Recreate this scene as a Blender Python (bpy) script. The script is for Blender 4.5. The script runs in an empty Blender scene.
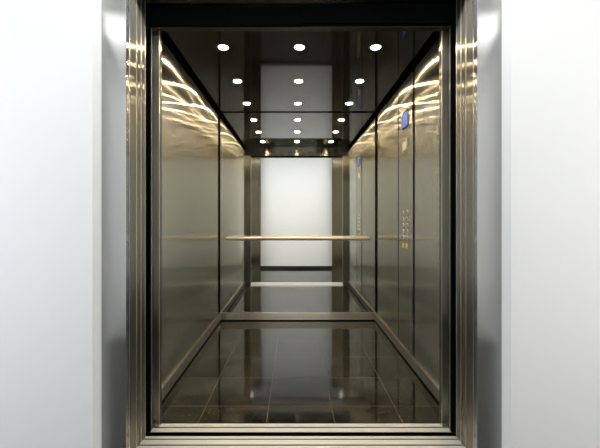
import bpy, bmesh, math
from mathutils import Vector, Matrix

S = bpy.context.scene
COL = S.collection

# ------------------------------------------------------------------ materials
def new_mat(name):
    m = bpy.data.materials.new(name); m.use_nodes = True
    nt = m.node_tree
    return m, nt, nt.nodes['Principled BSDF']

def nd(nt, typ, **kw):
    n = nt.nodes.new(typ)
    for k, v in kw.items(): setattr(n, k, v)
    return n

def plain(name, col, rough=.5, metal=0., ior=1.5):
    m, nt, b = new_mat(name)
    b.inputs['Base Color'].default_value = (*col, 1)
    b.inputs['Roughness'].default_value = rough
    b.inputs['Metallic'].default_value = metal
    b.inputs['IOR'].default_value = ior
    return m

def brushed(name, col, alpha=.035, stretch=.85, vertical=True, var=.05, bump=.0, diffuse=0.0):
    """brushed metal: fine grain along Z (or along X), highlights spread across the grain only"""
    m = bpy.data.materials.new(name); m.use_nodes = True
    nt = m.node_tree; nt.nodes.remove(nt.nodes['Principled BSDF']); out = nt.nodes['Material Output']
    b = nd(nt, 'ShaderNodeBsdfAnisotropic', distribution='GGX')
    geo = nd(nt, 'ShaderNodeNewGeometry')
    mp = nd(nt, 'ShaderNodeMapping')
    mp.inputs['Scale'].default_value = (140, 140, .6) if vertical else (.6, 140, 140)
    nt.links.new(geo.outputs['Position'], mp.inputs['Vector'])
    nz = nd(nt, 'ShaderNodeTexNoise'); nz.inputs['Scale'].default_value = 1.0
    nz.inputs['Detail'].default_value = 4; nz.inputs['Roughness'].default_value = .65
    nt.links.new(mp.outputs['Vector'], nz.inputs['Vector'])
    cr = nd(nt, 'ShaderNodeMapRange')
    cr.inputs['From Min'].default_value = .3; cr.inputs['From Max'].default_value = .7
    cr.inputs['To Min'].default_value = 1 - var; cr.inputs['To Max'].default_value = 1 + var
    nt.links.new(nz.outputs['Fac'], cr.inputs['Value'])
    sc = nd(nt, 'ShaderNodeVectorMath', operation='SCALE')
    sc.inputs[0].default_value = col
    nt.links.new(cr.outputs['Result'], sc.inputs['Scale'])
    nt.links.new(sc.outputs['Vector'], b.inputs['Color'])
    b.inputs['Roughness'].default_value = math.sqrt(alpha)
    b.inputs['Anisotropy'].default_value = -stretch
    ax = nd(nt, 'ShaderNodeVectorMath', operation='CROSS_PRODUCT')
    nt.links.new(geo.outputs['True Normal'], ax.inputs[0])
    ax.inputs[1].default_value = (0.003, 0.002, 1) if vertical else (1, .002, .003)
    nt.links.new(ax.outputs['Vector'], b.inputs['Tangent'])
    sh = b.outputs[0]
    if diffuse:
        df = nd(nt, 'ShaderNodeBsdfAnisotropic', distribution='GGX'); df.inputs['Roughness'].default_value = math.sqrt(alpha * 2.6)
        df.inputs['Anisotropy'].default_value = -stretch * .87
        nt.links.new(ax.outputs['Vector'], df.inputs['Tangent'])
        nt.links.new(sc.outputs['Vector'], df.inputs['Color'])
        mix = nd(nt, 'ShaderNodeMixShader'); mix.inputs[0].default_value = diffuse
        nt.links.new(sh, mix.inputs[1]); nt.links.new(df.outputs[0], mix.inputs[2]); sh = mix.outputs[0]
    nt.links.new(sh, out.inputs['Surface'])
    return m

def granite(name, tile=(.36, .355), off=(0, 0), base=(.004, .0035, .002), fleck=(.10, .09, .062)):
    """polished dark granite in tiles, thin grout lines drawn by position"""
    m, nt, b = new_mat(name)
    geo = nd(nt, 'ShaderNodeNewGeometry')
    n1 = nd(nt, 'ShaderNodeTexNoise'); n1.inputs['Scale'].default_value = 115; n1.inputs['Detail'].default_value = 3
    n2 = nd(nt, 'ShaderNodeTexVoronoi'); n2.inputs['Scale'].default_value = 120
    n3 = nd(nt, 'ShaderNodeTexNoise'); n3.inputs['Scale'].default_value = 9; n3.inputs['Detail'].default_value = 5
    for n in (n1, n2, n3): nt.links.new(geo.outputs['Position'], n.inputs['Vector'])
    r1 = nd(nt, 'ShaderNodeMapRange'); r1.inputs['From Min'].default_value = .52; r1.inputs['From Max'].default_value = .72
    nt.links.new(n1.outputs['Fac'], r1.inputs['Value'])
    r2 = nd(nt, 'ShaderNodeMapRange'); r2.inputs['From Min'].default_value = .22; r2.inputs['From Max'].default_value = .05
    nt.links.new(n2.outputs['Distance'], r2.inputs['Value'])
    mx = nd(nt, 'ShaderNodeMath', operation='MAXIMUM')
    nt.links.new(r1.outputs['Result'], mx.inputs[0])
    ml = nd(nt, 'ShaderNodeMath', operation='MULTIPLY'); ml.inputs[1].default_value = .6
    nt.links.new(r2.outputs['Result'], ml.inputs[0]); nt.links.new(ml.outputs[0], mx.inputs[1])
    m2 = nd(nt, 'ShaderNodeMath', operation='MULTIPLY')
    nt.links.new(mx.outputs[0], m2.inputs[0])
    r3 = nd(nt, 'ShaderNodeMapRange'); r3.inputs['From Min'].default_value = .3; r3.inputs['From Max'].default_value = .7
    r3.inputs['To Min'].default_value = .25; r3.inputs['To Max'].default_value = 1
    nt.links.new(n3.outputs['Fac'], r3.inputs['Value']); nt.links.new(r3.outputs['Result'], m2.inputs[1])
    c = nd(nt, 'ShaderNodeMix', data_type='RGBA')
    c.inputs[6].default_value = (*base, 1); c.inputs[7].default_value = (*fleck, 1)
    nt.links.new(m2.outputs[0], c.inputs[0])
    # grout
    sep = nd(nt, 'ShaderNodeSeparateXYZ'); nt.links.new(geo.outputs['Position'], sep.inputs[0])
    def line(sock, size, o, w):
        a = nd(nt, 'ShaderNodeMath', operation='ADD'); a.inputs[1].default_value = -o + 100 * size
        nt.links.new(sock, a.inputs[0])
        p = nd(nt, 'ShaderNodeMath', operation='PINGPONG'); p.inputs[1].default_value = size / 2
        nt.links.new(a.outputs[0], p.inputs[0])
        l = nd(nt, 'ShaderNodeMath', operation='LESS_THAN'); l.inputs[1].default_value = w
        nt.links.new(p.outputs[0], l.inputs[0])
        return l.outputs[0]
    lx = line(sep.outputs['X'], tile[0], off[0], .0016)
    ly = line(sep.outputs['Y'], tile[1], off[1], .0016)
    g = nd(nt, 'ShaderNodeMath', operation='MAXIMUM'); nt.links.new(lx, g.inputs[0]); nt.links.new(ly, g.inputs[1])
    c2 = nd(nt, 'ShaderNodeMix', data_type='RGBA'); c2.inputs[7].default_value = (.10, .085, .06, 1)
    nt.links.new(g.outputs[0], c2.inputs[0]); nt.links.new(c.outputs[2], c2.inputs[6])
    nt.links.new(c2.outputs[2], b.inputs['Base Color'])
    rg = nd(nt, 'ShaderNodeMapRange'); rg.inputs['To Min'].default_value = .05; rg.inputs['To Max'].default_value = .10
    nt.links.new(n3.outputs['Fac'], rg.inputs['Value']); nt.links.new(rg.outputs['Result'], b.inputs['Roughness'])
    b.inputs['IOR'].default_value = 1.52
    return m

def paint(name, col):
    m, nt, b = new_mat(name)
    geo = nd(nt, 'ShaderNodeNewGeometry')
    nz = nd(nt, 'ShaderNodeTexNoise'); nz.inputs['Scale'].default_value = 220
    nt.links.new(geo.outputs['Position'], nz.inputs['Vector'])
    bp = nd(nt, 'ShaderNodeBump'); bp.inputs['Strength'].default_value = .04; bp.inputs['Distance'].default_value = .001
    nt.links.new(nz.outputs['Fac'], bp.inputs['Height']); nt.links.new(bp.outputs['Normal'], b.inputs['Normal'])
    b.inputs['Base Color'].default_value = (*col, 1); b.inputs['Roughness'].default_value = .7
    return m

def glow(name, col, strength):
    m, nt, b = new_mat(name)
    b.inputs['Base Color'].default_value = (.3, .3, .3, 1)
    b.inputs['Roughness'].default_value = .5
    b.inputs['Emission Color'].default_value = (*col, 1)
    b.inputs['Emission Strength'].default_value = strength
    return m

STEEL   = brushed('brushed_steel', (.61, .588, .50), .044, .87, var=.12, diffuse=.24)  # strong grain variation doubles as soft streaked reflections
JAMB    = brushed('jamb_steel', (.42, .425, .42), .045, .82, var=.03, diffuse=.05)
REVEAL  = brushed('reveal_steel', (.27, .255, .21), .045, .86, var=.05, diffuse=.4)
EDGE    = plain('bright_edge', (.62, .60, .54), .30, 1.0)
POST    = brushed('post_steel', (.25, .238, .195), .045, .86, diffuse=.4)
DSTEEL  = brushed('dark_steel', (.15, .128, .085), .06, .8, diffuse=.1)
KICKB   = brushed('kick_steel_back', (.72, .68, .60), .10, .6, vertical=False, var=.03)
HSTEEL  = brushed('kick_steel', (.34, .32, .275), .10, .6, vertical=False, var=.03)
ALU     = plain('sill_aluminium', (.84, .82, .79), .42, .55)
RAILM   = plain('rail_steel', (.90, .82, .71), .35, 1.0)
CEIL    = plain('dark_gloss_ceiling', (.022, .020, .016), .05, 0, 1.62)
TRANS   = brushed('transom_steel', (.26, .25, .21), .035, .82, vertical=False, var=.03)
BLACK   = plain('black_gap', (.002, .003, .003), .8, 0, 1.08)
HEADER  = plain('black_header', (.002, .0035, .0035), .7, 0, 1.1)
MIRROR  = plain('mirror_glass', (.955, .965, .94), 0.0, 1.0)
GRANITE = granite('polished_granite', off=(.18, 2.01))
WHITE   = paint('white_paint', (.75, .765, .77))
WHITE_LIT  = paint('white_paint_lit', (.93, .93, .93))  # lobby white raised so the wall behind the camera reads better lit
CEILW   = paint('ceiling_paint', (.85, .85, .85))
DARKB   = plain('dark_baseboard', (.012, .014, .015), .3)
CHROME  = plain('chrome', (.72, .70, .66), .15, 1.0)
BTN     = plain('button_steel', (.90, .89, .85), .35, .6)
BTNDARK = plain('button_mark', (.03, .03, .03), .5)
BTNYEL  = plain('yellow_button', (.80, .66, .06), .35)
PAPER   = plain('notice_paper', (.88, .80, .68), .6)
LENS    = glow('lamp_lens', (1, .78, .50), 260)
TUBE    = glow('lobby_lamp', (1, .99, .97), 5.6)
FILL_LAMP   = glow('fill_lamp', (1, .99, .97), 19)  # glow of the added lamp that brightens the mirrored lobby wall
FILL_COOL = glow('fill_cool', (.88, .95, 1), 3.3)  # cool fill glow for the added pane at the left end
FILL_WARM = glow('fill_warm', (1, .985, .95), 3.0)  # warm fill glow for the added pane at the right end

SCREEN  = glow('display_blue', (.085, .20, .66), .85)
SCREEN.node_tree.nodes['Principled BSDF'].inputs['Base Color'].default_value = (.01, .012, .03, 1)
# ------------------------------------------------------------------ builders
def link(o, parent, loc):
    COL.objects.link(o)
    if parent is not None:
        o.parent = parent
        o.location = Vector(loc) - wloc(parent)
    else:
        o.location = loc
    return o
def wloc(o):
    v = Vector(o.location)
    while o.parent is not None:
        o = o.parent; v += Vector(o.location)
    return v

def tag(o, label=None, cat=None, group=None, kind=None):
    if label: o['label'] = label
    if cat: o['category'] = cat
    if group: o['group'] = group
    if kind: o['kind'] = kind
    return o

def empty(name, loc, label=None, cat=None, group=None, kind=None):
    o = bpy.data.objects.new(name, None); o.empty_display_size = .05
    link(o, None, loc)
    return tag(o, label, cat, group, kind)

def finish(bm, name, mat, parent, origin, smooth=False):
    for v in bm.verts: v.co -= Vector(origin)
    bmesh.ops.recalc_face_normals(bm, faces=bm.faces)
    me = bpy.data.meshes.new(name); bm.to_mesh(me); bm.free()
    me.materials.append(mat)
    if smooth:
        me.polygons.foreach_set('use_smooth', [True] * len(me.polygons))
        me.set_sharp_from_angle(angle=math.radians(35))
    return link(bpy.data.objects.new(name, me), parent, origin)

def add_box(bm, x0, x1, y0, y1, z0, z1, bev=0.):
    x0, x1 = sorted((x0, x1)); y0, y1 = sorted((y0, y1)); z0, z1 = sorted((z0, z1))
    t = bmesh.new()
    bmesh.ops.create_cube(t, size=1)
    for v in t.verts:
        v.co = Vector((x0 + (v.co.x + .5) * (x1 - x0), y0 + (v.co.y + .5) * (y1 - y0), z0 + (v.co.z + .5) * (z1 - z0)))
    if bev:
        bmesh.ops.bevel(t, geom=t.edges[:], offset=bev, segments=2, profile=.5, affect='EDGES')
    me = bpy.data.meshes.new('tmp'); t.to_mesh(me); t.free()
    bm.from_mesh(me); bpy.data.meshes.remove(me)

def boxes(name, mat, parent, lst, bev=0., smooth=False):
    bm = bmesh.new()
    for b in lst: add_box(bm, *b, bev=bev)
    xs = [v.co for v in bm.verts]
    lo = [min(c[i] for c in xs) for i in range(3)]; hi = [max(c[i] for c in xs) for i in range(3)]
    return finish(bm, name, mat, parent, ((lo[0] + hi[0]) / 2, (lo[1] + hi[1]) / 2, lo[2]), smooth)

def box(name, mat, parent, *b, bev=0., smooth=False):
    return boxes(name, mat, parent, [b], bev, smooth)

def prism(name, mat, pts, z0, z1, parent=None):
    """upright prism over a plan outline"""
    bm = bmesh.new()
    lo = [bm.verts.new((x, y, z0)) for x, y in pts]; hi = [bm.verts.new((x, y, z1)) for x, y in pts]
    bm.faces.new(lo); bm.faces.new(hi)
    for k in range(len(pts)):
        j = (k + 1) % len(pts); bm.faces.new((lo[k], lo[j], hi[j], hi[k]))
    return finish(bm, name, mat, parent, (sum(p[0] for p in pts) / len(pts), sum(p[1] for p in pts) / len(pts), z0))

def lathe(name, mat, parent, origin, prof, axis='Z', seg=32):
    """revolve (radius, height) pairs about an axis through origin"""
    bm = bmesh.new(); rings = []
    for r, h in prof:
        if r < 1e-6:
            rings.append([bm.verts.new((0, 0, h))])
        else:
            rings.append([bm.verts.new((r * math.cos(2 * math.pi * k / seg), r * math.sin(2 * math.pi * k / seg), h)) for k in range(seg)])
    for a, b in zip(rings, rings[1:]):
        for k in range(seg):
            j = (k + 1) % seg
            q = [a[k % len(a)], a[j % len(a)], b[j % len(b)], b[k % len(b)]]
            u = []
            for v in q:
                if v not in u: u.append(v)
            if len(u) > 2: bm.faces.new(u)
    if axis == 'X': bmesh.ops.rotate(bm, verts=bm.verts, cent=(0, 0, 0), matrix=Matrix.Rotation(math.pi / 2, 3, 'Y'))
    if axis == '-X': bmesh.ops.rotate(bm, verts=bm.verts, cent=(0, 0, 0), matrix=Matrix.Rotation(-math.pi / 2, 3, 'Y'))
    if axis == 'Y': bmesh.ops.rotate(bm, verts=bm.verts, cent=(0, 0, 0), matrix=Matrix.Rotation(-math.pi / 2, 3, 'X'))
    for v in bm.verts: v.co += Vector(origin)
    return finish(bm, name, mat, parent, origin, True)

# ------------------------------------------------------------------ dimensions (metres, camera at the origin looking along +Y)
H    = 1.08      # camera height
W    = .828      # half width of the car
YM   = 3.69      # mirror plane
ZC   = 2.197     # car ceiling
YF   = 1.84      # inner face of the car front
YJ   = 1.535     # face of the steel architrave
YW   = 1.474     # face of the white lobby wall
YB   = -.10      # lobby wall behind the camera
XW   = .882      # where the wall turns into the splayed reveal
ZL   = 2.50      # lobby ceiling
LX   = 3.0       # lobby half length

# ------------------------------------------------------------------ lift car shell
tag(box('floor', GRANITE, None, -W - .03, W + .03, YF, YM + .06, -.06, 0),
    'polished dark granite tile floor inside the lift car', 'floor', kind='structure')

for s, side in ((-1, 'left'), (1, 'right')):
    if s < 0:
        w = boxes('wall_left', STEEL, None, [(s * W, s * (W + .02), YF + .012, 3.628, .02, 2.15)], bev=.001)
        tag(w, 'brushed steel side panel of the lift car without any buttons', 'wall', kind='structure')
    else:
        w = boxes('wall_right', STEEL, None, [(W, W + .02, YF + .012, 2.505, .02, 2.15), (W, W + .02, 2.915, 3.628, .02, 2.15)], bev=.001)
        tag(w, 'brushed steel side panels of the lift car either side of the button panel', 'wall', kind='structure')
    box('shadow_gap', BLACK, w, s * (W + .021), s * (W + .05), YF - .01, YM + .06, 0, ZC + .10)
    # kick plate along the foot of the wall
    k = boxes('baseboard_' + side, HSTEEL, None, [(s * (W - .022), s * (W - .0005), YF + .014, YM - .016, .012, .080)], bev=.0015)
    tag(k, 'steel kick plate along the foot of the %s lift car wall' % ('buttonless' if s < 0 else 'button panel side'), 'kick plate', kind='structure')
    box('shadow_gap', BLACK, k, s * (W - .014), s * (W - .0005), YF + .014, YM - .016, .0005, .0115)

bw = box('wall_back', DSTEEL, None, -W - .02, W + .02, YM + .012, YM + .05, .0, ZC + .08)
tag(bw, 'rear wall of the lift car behind the mirror', 'wall', kind='structure')
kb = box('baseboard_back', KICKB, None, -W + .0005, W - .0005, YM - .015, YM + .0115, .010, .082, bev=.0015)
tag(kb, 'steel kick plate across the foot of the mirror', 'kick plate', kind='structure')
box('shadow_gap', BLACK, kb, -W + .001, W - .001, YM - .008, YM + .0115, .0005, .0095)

# ceiling: two glossy panels with a fine joint, black recess round the edge
ce = boxes('ceiling', CEIL, None, [(-.800, .800, YF + .002, 2.558, ZC, ZC + .02), (-.800, .800, 2.562, YM - .004, ZC, ZC + .02)])
tag(ce, 'dark glossy lift car ceiling with three rows of downlights', 'ceiling', kind='structure')
box('shadow_gap', BLACK, ce, -W - .05, W + .05, YF - .02, YM + .06, ZC + .06, ZC + .09)

# ------------------------------------------------------------------ mirror
mi = empty('mirror', (0, YM, .083), 'large mirror covering the rear wall of the lift car above the kick plate', 'mirror')
box('glass', MIRROR, mi, -W + .011, W - .011, YM, YM + .008, .084, ZC - .008)
boxes('edge_trim', BLACK, mi, [(-W + .0005, -W + .0108, YM - .004, YM + .010, .084, ZC - .001),
                               (W - .0108, W - .0005, YM - .004, YM + .010, .084, ZC - .001),
                               (-W + .0108, W - .0108, YM - .003, YM + .010, ZC - .0078, ZC - .001)])

# ------------------------------------------------------------------ handrail
ZR, YR, RX = .868, 3.622, .745
hr = empty('handrail', (0, YR, ZR), 'satin steel handrail bar across the mirror', 'handrail')
lathe('bar', RAILM, hr, (-RX, YR, ZR), [(0, 0), (.017, 0), (.0205, .004), (.0205, 2 * RX - .004), (.017, 2 * RX), (0, 2 * RX)], axis='X')
for x in (-.5, .5):
    b = lathe('bracket', CHROME, hr, (x, YR + .018, ZR), [(.009, 0), (.009, .044), (.024, .044), (.024, .0495), (0, .0495)], axis='Y', seg=20)

# ------------------------------------------------------------------ downlights
def downlight(x, y, label):
    t = empty('downlight', (x, y, ZC), label, 'ceiling light', 'recessed downlights in the lift car ceiling')
    lathe('trim_ring', CHROME, t, (x, y, ZC), [(.030, .004), (.030, -.004), (.034, -.006), (.040, -.003), (.041, 0)])
    lathe('lens', LENS, t, (x, y, ZC), [(0, -.0025), (.0295, -.0025), (.0295, .004), (0, .004)])
rows = ((2.285, 'in the row nearest the lift doorway'), (2.85, 'in the middle row of the lift ceiling'), (3.405, 'in the row next to the mirror'))
cols = ((-.498, 'on the buttonless wall side'), (0, 'on the centre line'), (.498, 'on the button panel side'))
for y, rl in rows:
    for x, cl in cols:
        downlight(x, y, 'lit round downlight %s, %s' % (rl, cl))

# ------------------------------------------------------------------ car operating panel on the right wall
cop = empty('control_panel', (W, 2.7135, .09), 'tall brushed steel control panel with two columns of buttons and a blue display', 'control panel')
fp = box('faceplate', STEEL, cop, W - .004, W + .018, 2.552, 2.880, .082, 2.145, bev=.0012)
boxes('shadow_gap', BLACK, cop, [(W + .0045, W + .0205, 2.5065, 2.5515, .082, 2.148), (W + .002, W + .0205, 2.8805, 2.9135, .082, 2.148)])
for r in range(5):
    z = 1.12 - .0475 * r
    for y in (2.750, 2.652):
        b = lathe('call_button', BTN, cop, (W - .004, y, z), [(.0165, 0), (.0165, .004), (.0145, .006), (0, .0062)], axis='-X', seg=24)
        boxes('mark', BTNDARK, b, [(W - .0107, W - .0103, y - .008, y + .008, z - .011, z + .009)])
for y in (2.752, 2.668):
    b = lathe('alarm_button', BTNYEL, cop, (W - .004, y, .866), [(.0185, 0), (.0185, .004), (.0155, .007), (0, .0072)], axis='-X', seg=24)
    b['label'] = 'yellow push button'
    boxes('mark', BTNDARK, b, [(W - .0117, W - .0113, y - .004, y + .004, .861, .871)])
d = box('display', HEADER, cop, W - .0075, W - .0042, 2.630, 2.775, 1.775, 1.905, bev=.001)
box('screen', SCREEN, d, W - .0085, W - .0077, 2.640, 2.765, 1.785, 1.895)['label'] = 'lit blue screen'
box('notice_plate', PAPER, cop, W - .0062, W - .0042, 2.675, 2.765, 1.610, 1.672)['label'] = 'small pale notice plate'

# ------------------------------------------------------------------ car front: returns, transom, header
for s, side in ((-1, 'left'), (1, 'right')):
    t = empty('trim_1' if s < 0 else 'trim_2', (s * .77, 1.8, 0),
              'brushed steel car door post %s' % ('opposite the button panel wall' if s < 0 else 'on the button panel side'), 'door post', kind='structure')
    box('post', POST, t, s * .7585, s * .83, 1.775, 1.800, .001, 2.06, bev=.002)
    box('edge_strip', EDGE, t, s * .7285, s * .7313, 1.806, 1.8125, .001, 2.0645, bev=.0008)
    box('edge_strip', EDGE, t, s * .7562, s * .7584, 1.775, 1.780, .001, 2.06, bev=.0008)
    box('dark_gap_strip', BLACK, t, s * .7590, s * .86, 1.763, 1.7745, .001, 2.06)  # black strip standing in for shade in the gap to the shaft
    box('return_panel', POST, t, s * .7315, s * (W + .02), 1.806, YF + .010, .001, 2.0645, bev=.002)
tr = box('trim_3', TRANS, None, -W - .02, W + .02, 1.806, YF + .008, 2.065, ZC + .05, bev=.0015)
tag(tr, 'glossy dark transom over the lift doorway on the car side', 'transom', kind='structure')
hd = empty('trim_4', (0, 1.78, 2.046), 'black car door header across the top of the lift doorway', 'door header', kind='structure')
box('header_plate', HEADER, hd, -.82, .82, 1.765, 1.8055, 2.048, 2.145)
box('edge_strip', DSTEEL, hd, -.82, .82, 1.7655, 1.8055, 2.043, 2.0478)
boxes('door_hanger', HEADER, hd, [(-.82, .006, 1.752, 1.7645, 2.046, 2.130), (.006, .82, 1.748, 1.7645, 2.055, 2.152)], bev=.001)

# ------------------------------------------------------------------ landing side: door leaves stacked open, architrave, sills
for s, side in ((-1, 'left'), (1, 'right')):
    dr = empty('door_1' if s < 0 else 'door_2', (s * .79, 1.64, .004),
               'open telescopic landing door leaves stacked %s' % ('opposite the button panel wall' if s < 0 else 'on the button panel side'), 'lift door', kind='structure')
    for (y0, y1, dx) in ((1.5705, 1.577, .006), (1.5785, 1.643, .0035), (1.6465, 1.684, .0), (1.6875, 1.724, -.0025)):
        lf = box('door_leaf', REVEAL, dr, s * (.7685 + dx), s * .87, y0, y1 - .0062, .003, 2.15, bev=.0018)
        box('edge_strip', EDGE, lf, s * (.7663 + dx), s * .87, y1 - .006, y1, .003, 2.15, bev=.0008)['label'] = 'bright steel edge of the door leaf'
    box('shadow_gap', BLACK, dr, s * .879, s * .90, 1.624, 1.83, .0, 2.3)
    a = boxes('trim_5' if s < 0 else 'trim_6', JAMB, None, [(s * .770, s * .878, YJ, 1.566, .001, 2.42)], bev=.002)
    tag(a, 'bright brushed steel architrave beside the doorway %s' % ('opposite the button panel' if s < 0 else 'on the button panel side'), 'architrave', kind='structure')
li = empty('trim_7', (0, 1.64, 2.12), 'brushed steel lintel over the landing doorway', 'lintel', kind='structure')
box('soffit', DSTEEL, li, -.90, .90, 1.568, 1.745, 2.152, 2.2)
box('front_plate', JAMB, li, -.7695, .7695, YJ, 1.566, 2.17, 2.42)
box('shadow_gap', BLACK, li, -.90, .90, 1.568, 1.83, 2.30, 2.33)

sl = empty('door_sill', (0, 1.80, 0), 'grooved aluminium car sill next to the granite floor', 'door sill')
boxes('rib', ALU, sl, [(-.81, .81, 1.812, 1.839, -.003, .0005), (-.81, .81, 1.768, 1.801, -.003, .0005)], bev=.001)
box('channel', BLACK, sl, -.81, .81, 1.766, 1.839, -.02, -.0032)
s2 = empty('door_sill', (0, 1.63, 0), 'grooved aluminium landing sill nearest the lobby', 'door sill')
boxes('rib', ALU, s2, [(-.868, .868, 1.715, 1.733, -.003, .0005), (-.868, .868, 1.671, 1.705, -.003, .0005),
                       (-.868, .868, 1.616, 1.660, -.003, .0005), (-.868, .868, 1.50, 1.604, -.003, .0005)], bev=.001)
box('channel', BLACK, s2, -.868, .868, 1.50, 1.735, -.02, -.0032)
pit = box('trim_8', BLACK, None, -1.0, 1.0, 1.735, YF, -.3, -.25)
tag(pit, 'dark running gap between the two door sills', 'gap', kind='structure')

# ------------------------------------------------------------------ lobby
fl = box('floor_lobby', GRANITE, None, -LX, LX, YB, 1.4995, -.06, 0)
tag(fl, 'polished dark tile floor of the lobby in front of the lift', 'floor', kind='structure')
for s, side in ((-1, 'left'), (1, 'right')):
    w = prism('wall_front_' + side, WHITE, [(s * .8785, 1.62), (s * .8785, YJ + .001), (s * XW, YW), (s * LX, YW), (s * LX, 1.62)], 0, ZL)
    tag(w, 'white lobby wall beside the lift doorway, %s' % ('next to the architrave opposite the button panel' if s < 0 else 'next to the architrave on the button panel side'), 'wall', kind='structure')
    b = box('baseboard_front_' + side, DARKB, None, s * XW, s * LX, YW - .012, YW - .0003, 0, .085)
    tag(b, 'dark baseboard on the white lobby wall %s' % ('opposite the button panel side' if s < 0 else 'on the button panel side'), 'baseboard', kind='structure')
    e = boxes('wall_end_' + side, WHITE, None, [(s * LX, s * (LX + .05), YB, YW, 0, .1), (s * LX, s * (LX + .05), YB, YW, 2.4, ZL)])
    tag(e, 'white end wall of the lobby at its %s end' % side, 'wall', kind='structure')
    e = boxes('fill_window_1' if s < 0 else 'fill_window_2', CHROME, None, [(s * LX, s * (LX + .05), y0, y1, .1001, 2.3999) for y0, y1 in ((YB, YB + .04), (YW - .04, YW))])
    tag(e, 'added frosted window giving fill light at the %s end of the lobby' % side, 'window', kind='structure')
    box('pane', FILL_COOL if s < 0 else FILL_WARM, e, s * (LX + .02), s * (LX + .03), YB + .041, YW - .041, .101, 2.399)  # unseen glowing pane, added to light the lobby walls evenly
    p = box('added_pillar_' + side, DSTEEL, None, s * .760, s * 1.10, YB + .001, .03, 0, ZL - .001, bev=.002)  # invented pilaster, there to narrow the white strip in the mirror
    tag(p, 'added dark steel pilaster narrowing the white in the mirror, %s of the white bay' % side, 'pilaster', kind='structure')
w = box('wall_front_top', WHITE, None, -.878, .878, YW, 1.62, 2.425, ZL)
tag(w, 'white lobby wall above the lift doorway', 'wall', kind='structure')
w = box('wall_lobby', WHITE_LIT, None, -LX, LX, YB - .05, YB, 0, ZL)
tag(w, 'white lobby wall facing the lift, seen in the mirror', 'wall', kind='structure')
b = box('baseboard_lobby', DARKB, None, -.759, .759, YB + .0003, YB + .012, 0, .055)
tag(b, 'dark baseboard under the white wall seen in the mirror', 'baseboard', kind='structure')
c = box('ceiling_lobby', CEILW, None, -LX, LX, YB, 1.62, ZL, ZL + .05)
tag(c, 'white lobby ceiling above the landing', 'ceiling', kind='structure')
for x, lb in ((-1.85, 'long lobby ceiling lamp opposite the button panel side'), (1.85, 'long lobby ceiling lamp on the button panel side')):
    t = empty('ceiling_lamp', (x, .46, ZL), lb, 'ceiling lamp', 'long lamps on the lobby ceiling')
    box('housing', CHROME, t, x - 1.0, x + 1.0, .29, .63, ZL - .03, ZL - .001)
    box('diffuser', TUBE, t, x - .98, x + .98, .305, .615, ZL - .036, ZL - .0305)

t = empty('ceiling_lamp', (0, 1.22, ZL), 'added fill lamp on the lobby ceiling right in front of the lift doorway', 'ceiling lamp', 'long lamps on the lobby ceiling')  # added out of view to brighten the wall behind the camera
box('housing', CHROME, t, -.72, .72, 1.10, 1.34, ZL - .03, ZL - .001)
box('diffuser', FILL_LAMP, t, -.70, .70, 1.12, 1.32, ZL - .036, ZL - .0305)

# ------------------------------------------------------------------ camera, world, colour
cam = bpy.data.cameras.new('camera'); co = bpy.data.objects.new('camera', cam); COL.objects.link(co)
co.location = (-.029, 0, H); co.rotation_euler = (math.pi / 2, 0, 0)
cam.sensor_width = 36; cam.lens = 36 * 350 / 600; cam.clip_start = .02
cam.shift_x = 5 / 600; cam.shift_y = -6 / 600
S.camera = co
wd = bpy.data.worlds.new('world'); S.world = wd; wd.use_nodes = True
wd.node_tree.nodes['Background'].inputs[0].default_value = (.9, .95, 1, 1)
wd.node_tree.nodes['Background'].inputs[1].default_value = .02
S.view_settings.view_transform = 'Standard'; S.view_settings.look = 'None'
S.view_settings.exposure = 0; S.view_settings.gamma = 1; S.view_settings.use_curve_mapping = False
S.cycles.max_bounces = 24; S.cycles.glossy_bounces = 20; S.cycles.diffuse_bounces = 6
S.cycles.sample_clamp_indirect = 20
